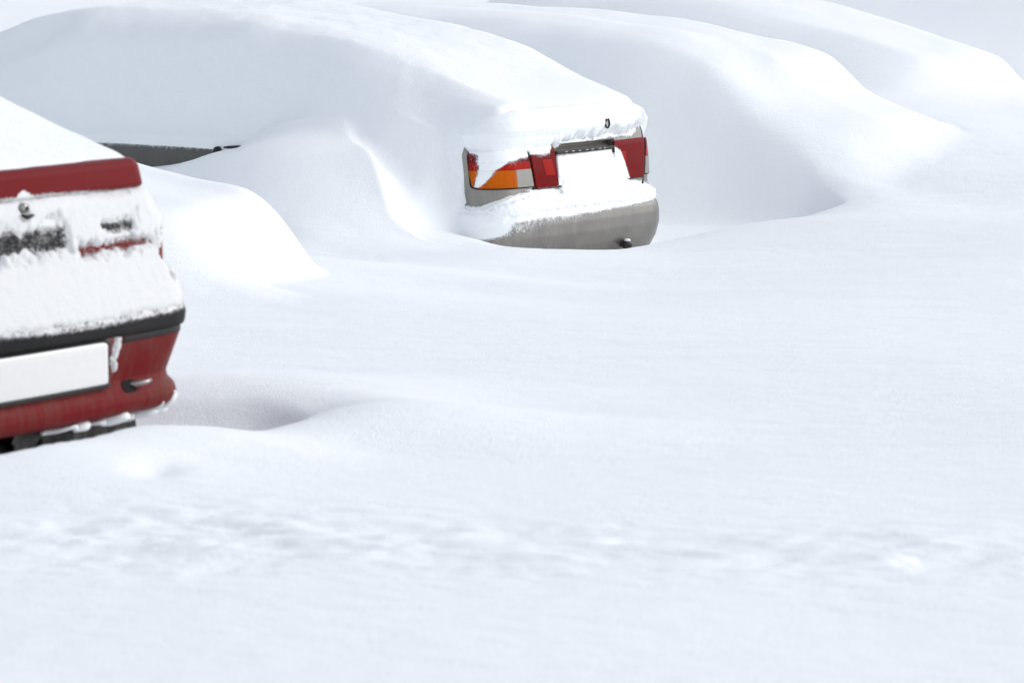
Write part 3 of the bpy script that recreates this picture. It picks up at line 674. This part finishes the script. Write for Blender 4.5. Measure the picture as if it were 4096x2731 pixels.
def red_powder(s, z):
    a, h = red_depth(s, z)
    p = .66*np.exp(-np.clip(-a, 0, 1)/.010)*(z > .5)*(1-sstep(-.012, .008, h))
    p = p+np.where(h > -.02, .26*(1-sstep(.0, .03, h))+.43, 0)*(s < .655)
    p = (p+.04)*(np.abs(s) < 1.0)+.16*(np.abs(s) >= 1.0)
    return np.clip(p, 0, 1)
sr = np.r_[np.arange(-4.2, -1.0, .1), np.arange(-1.0, 1.0, .008), np.arange(1.0, 4.2, .1)]
shell_mesh('body', RED, sr, np.r_[np.arange(.52, .88, .01), np.arange(.88, .979, .004)], M_REDBODY, red, 0, red_powder)
bump_o = shell_mesh('bumper', RED, sr, np.r_[np.arange(.27, .54, .004)], M_RED, red, .004, red_powder)
shell_mesh('bumper_strip', RED, np.arange(-1.15, 1.15, .008), np.r_[.518, np.arange(.5245, .60, .005)], M_BLACKP, red, lambda s, z: np.where(z < .52, -.004, .010)+0*s, red_powder)
patch('bumper_groove', RED, [(.425, .499), (.82, .503), (.82, .519), (.425, .516)], M_RUBBER, red, .0055, .006, (50, 6))
# the plate's recess, its frame and the blank plate
rec = patch('plate_recess', RED, [(-.40, .375), (.395, .375), (.420, .520), (-.42, .520)], powdered('recessed_red_paint', (.15, .016, .017), .45, 0, .1, .3, (.10, .05, .04)), red, .0062, .004, (60, 24), None, .12)
pf = patch('plate_frame', RED, [(-.36, .377), (.378, .377), (.340, .522), (-.34, .522)], M_RUBBER, red, .020, .02, (70, 20), None, .06)
patch('number_plate', RED, [(-.345, .396), (.366, .396), (.327, .514), (-.33, .514)], M_PLATE, red, .0225, .004, (70, 20), None, .08)
def clump(s, z): return .050-np.hypot((s-.397)*2.1, (z-.478)*.95)+.045*fbm(s, z, 34, 3, 380)
shell_mesh('snow_clump', RED, np.arange(.36, .44, .002), np.arange(.42, .525, .002), M_THIN, red, lambda s, z: .004+.009*sstep(.0, .03, clump(s, z)), None, lambda s, z: clump(s, z) > .001)
# tow eye in its hole
c = RED.pos(np.array([.496]), np.array([.376]), .006)[0]; c2 = RED.pos(np.array([.47]), np.array([.376]), .0)[0]
patch('tow_socket', RED, [(.445, .357), (.505, .357), (.507, .392), (.445, .392)], M_DARK, red, .0060, .006, (16, 12), None, .5)
mb = MB(); mb.tube([c+np.array([-.02, .03, 0]), c+np.array([.0, -.012, .002]), c+np.array([.022, -.03, .006]), c+np.array([.045, -.022, .008])], [.008, .008, .007, .006], 10); mb.build('tow_eye', M_STEEL, red)
# lock, lamps, panel
c = RED.pos(np.array([.10]), np.array([.872]), .014)[0]
mb = MB(); mb.tube([c+np.array([0, .012, 0]), c+np.array([0, -.006, 0])], [.0135, .0125], 20); lk = mb.build('boot_lock', M_STEEL, red)
mb = MB(); mb.tube([c+np.array([0, .0, 0]), c+np.array([0, -.0085, 0])], [.005, .005], 10); mb.build('keyhole', M_DARK, lk)
c = RED.pos(np.array([.098]), np.array([.852]), .014)[0]
mb = MB(); mb.tube([c+np.array([-.020, -.004, .004]), c+np.array([-.004, -.008, -.001]), c+np.array([.022, -.006, .002])], [.004, .007, .004], 10); mb.build('lock_flap', M_RUBBER, red)
patch('rear_panel', RED, [(-.32, .712), (.30, .712), (.28, .822), (-.30, .822)], M_BLACKP, red, .0045, .006, (80, 24), red_powder)
for sg in (-1, 1):
    cs = [(.305, .700), (.835, .690), (.83, .765), (.305, .770)] if sg > 0 else [(-.835, .690), (-.305, .700), (-.305, .770), (-.83, .765)]
    cu = [(.305, .772), (.83, .767), (.825, .825), (.305, .825)] if sg > 0 else [(-.83, .767), (-.305, .772), (-.305, .825), (-.825, .825)]
    tl = patch('tail_lamp', RED, cs, M_LENSM, red, .0048, .006, (80, 24), red_powder)
    patch('smoked_lens', RED, cu, M_BLACKP, tl, .0046, .006, (80, 20), red_powder)
shell_mesh('snow_crust', REDC, np.arange(-1.05, 1.02, .0045), np.arange(.535, .93, .0045), M_THIN, red, red_off, None, red_keep)
# snow on the boot and rear window
uu, vv = np.meshgrid(np.linspace(-.72, .72, 181), np.r_[np.linspace(.08, .2, 40), np.linspace(.22, 3.2, 120)])
tz = pchip([.02, .10, .12, .149, .211, .371, .482, .595, .9, 1.3, 2.4, 3.2], [.955, .962, .972, .985, 1.006, 1.06, 1.099, 1.139, 1.25, 1.36, 1.40, 1.36], vv.ravel()).reshape(vv.shape)
edge = pchip([0, .5, .60, .635, .66, .68, .72], [-.004, 0, 0, .006, .03, .09, .4], np.abs(uu).ravel()).reshape(uu.shape)
edge = edge*(1+1.2*sstep(.3, 1.2, vv))
vline = .084+.04*(uu/.67)**2+.07*sstep(.60, .67, np.abs(uu))**2
zz = tz-edge+.004*fbm(uu, vv, 9, 3, 330)
zz = np.where(vv < .088+.008*fbm(uu, vv, 20, 3, 340), .93, zz)
vv = vv+vline-.084
mesh_np('snow_cover', np.stack([uu, vv, zz], -1).reshape(-1, 3), grid_quads(*uu.shape), M_SNOW, red)
# icy rim hanging below the bumper, caked underside, black chassis behind it
mb = MB(); rng = random.Random(8)
s_ = np.linspace(.16, .90, 150)
zb = .296-.004*sstep(.55, .85, s_)+.006*np.sin(s_*31)+.004*np.sin(s_*83+1)
pp = RED.pos(s_, zb, .012); rad = .010+.005*np.sin(s_*47)+.006*sstep(.45, .7, s_)*(1+.5*np.sin(s_*71))
mb.tube(pp, np.clip(rad, .003, .03)*np.minimum(1, (s_-.14)*12), 10)
for s0, z0, z1, lean in ((.60, .265, .318, .022), (.66, .275, .340, .026), (.705, .285, .335, .02), (.735, .29, .325, .014)):
    t = np.linspace(0, 1, 9); q = RED.pos(s0+lean*t+.004*np.sin(t*9), z0+(z1-z0)*t, .008-.003*t)
    mb.tube(q, .011*(1-t**2*.75), 10)
mb.build('ice_rim', M_CRUST, red)
s, z = np.meshgrid(np.linspace(.10, .80, 140), np.linspace(.06, .302, 60))
P0 = RED.pos(s, np.maximum(z, .297), 0); P0[..., 2] = z
P0[..., 1] += .055+.04*fbm(s, z, 14, 4, 360); P0[..., 2] += .015*fbm(s, z, 9, 3, 370)
mesh_np('caked_underside', P0.reshape(-1, 3), grid_quads(*s.shape), M_UNDER, red)
mb = MB(); mb.add([(-.7, .16, -.1), (.24, .16, -.1), (.24, 3.2, -.1), (-.7, 3.2, -.1), (-.7, .14, .26), (.24, .14, .26), (.24, 3.2, .26), (-.7, 3.2, .26)], [(0, 1, 5, 4), (1, 2, 6, 5), (2, 3, 7, 6), (3, 0, 4, 7), (4, 5, 6, 7), (0, 3, 2, 1)])
ch = mb.build('chassis', M_DARK, red, .03)
mb = MB(); mb.tube([(.20, .12, .27), (.205, .11, .10)], .009, 10); mb.build('hanging_bracket', M_DARK, ch)
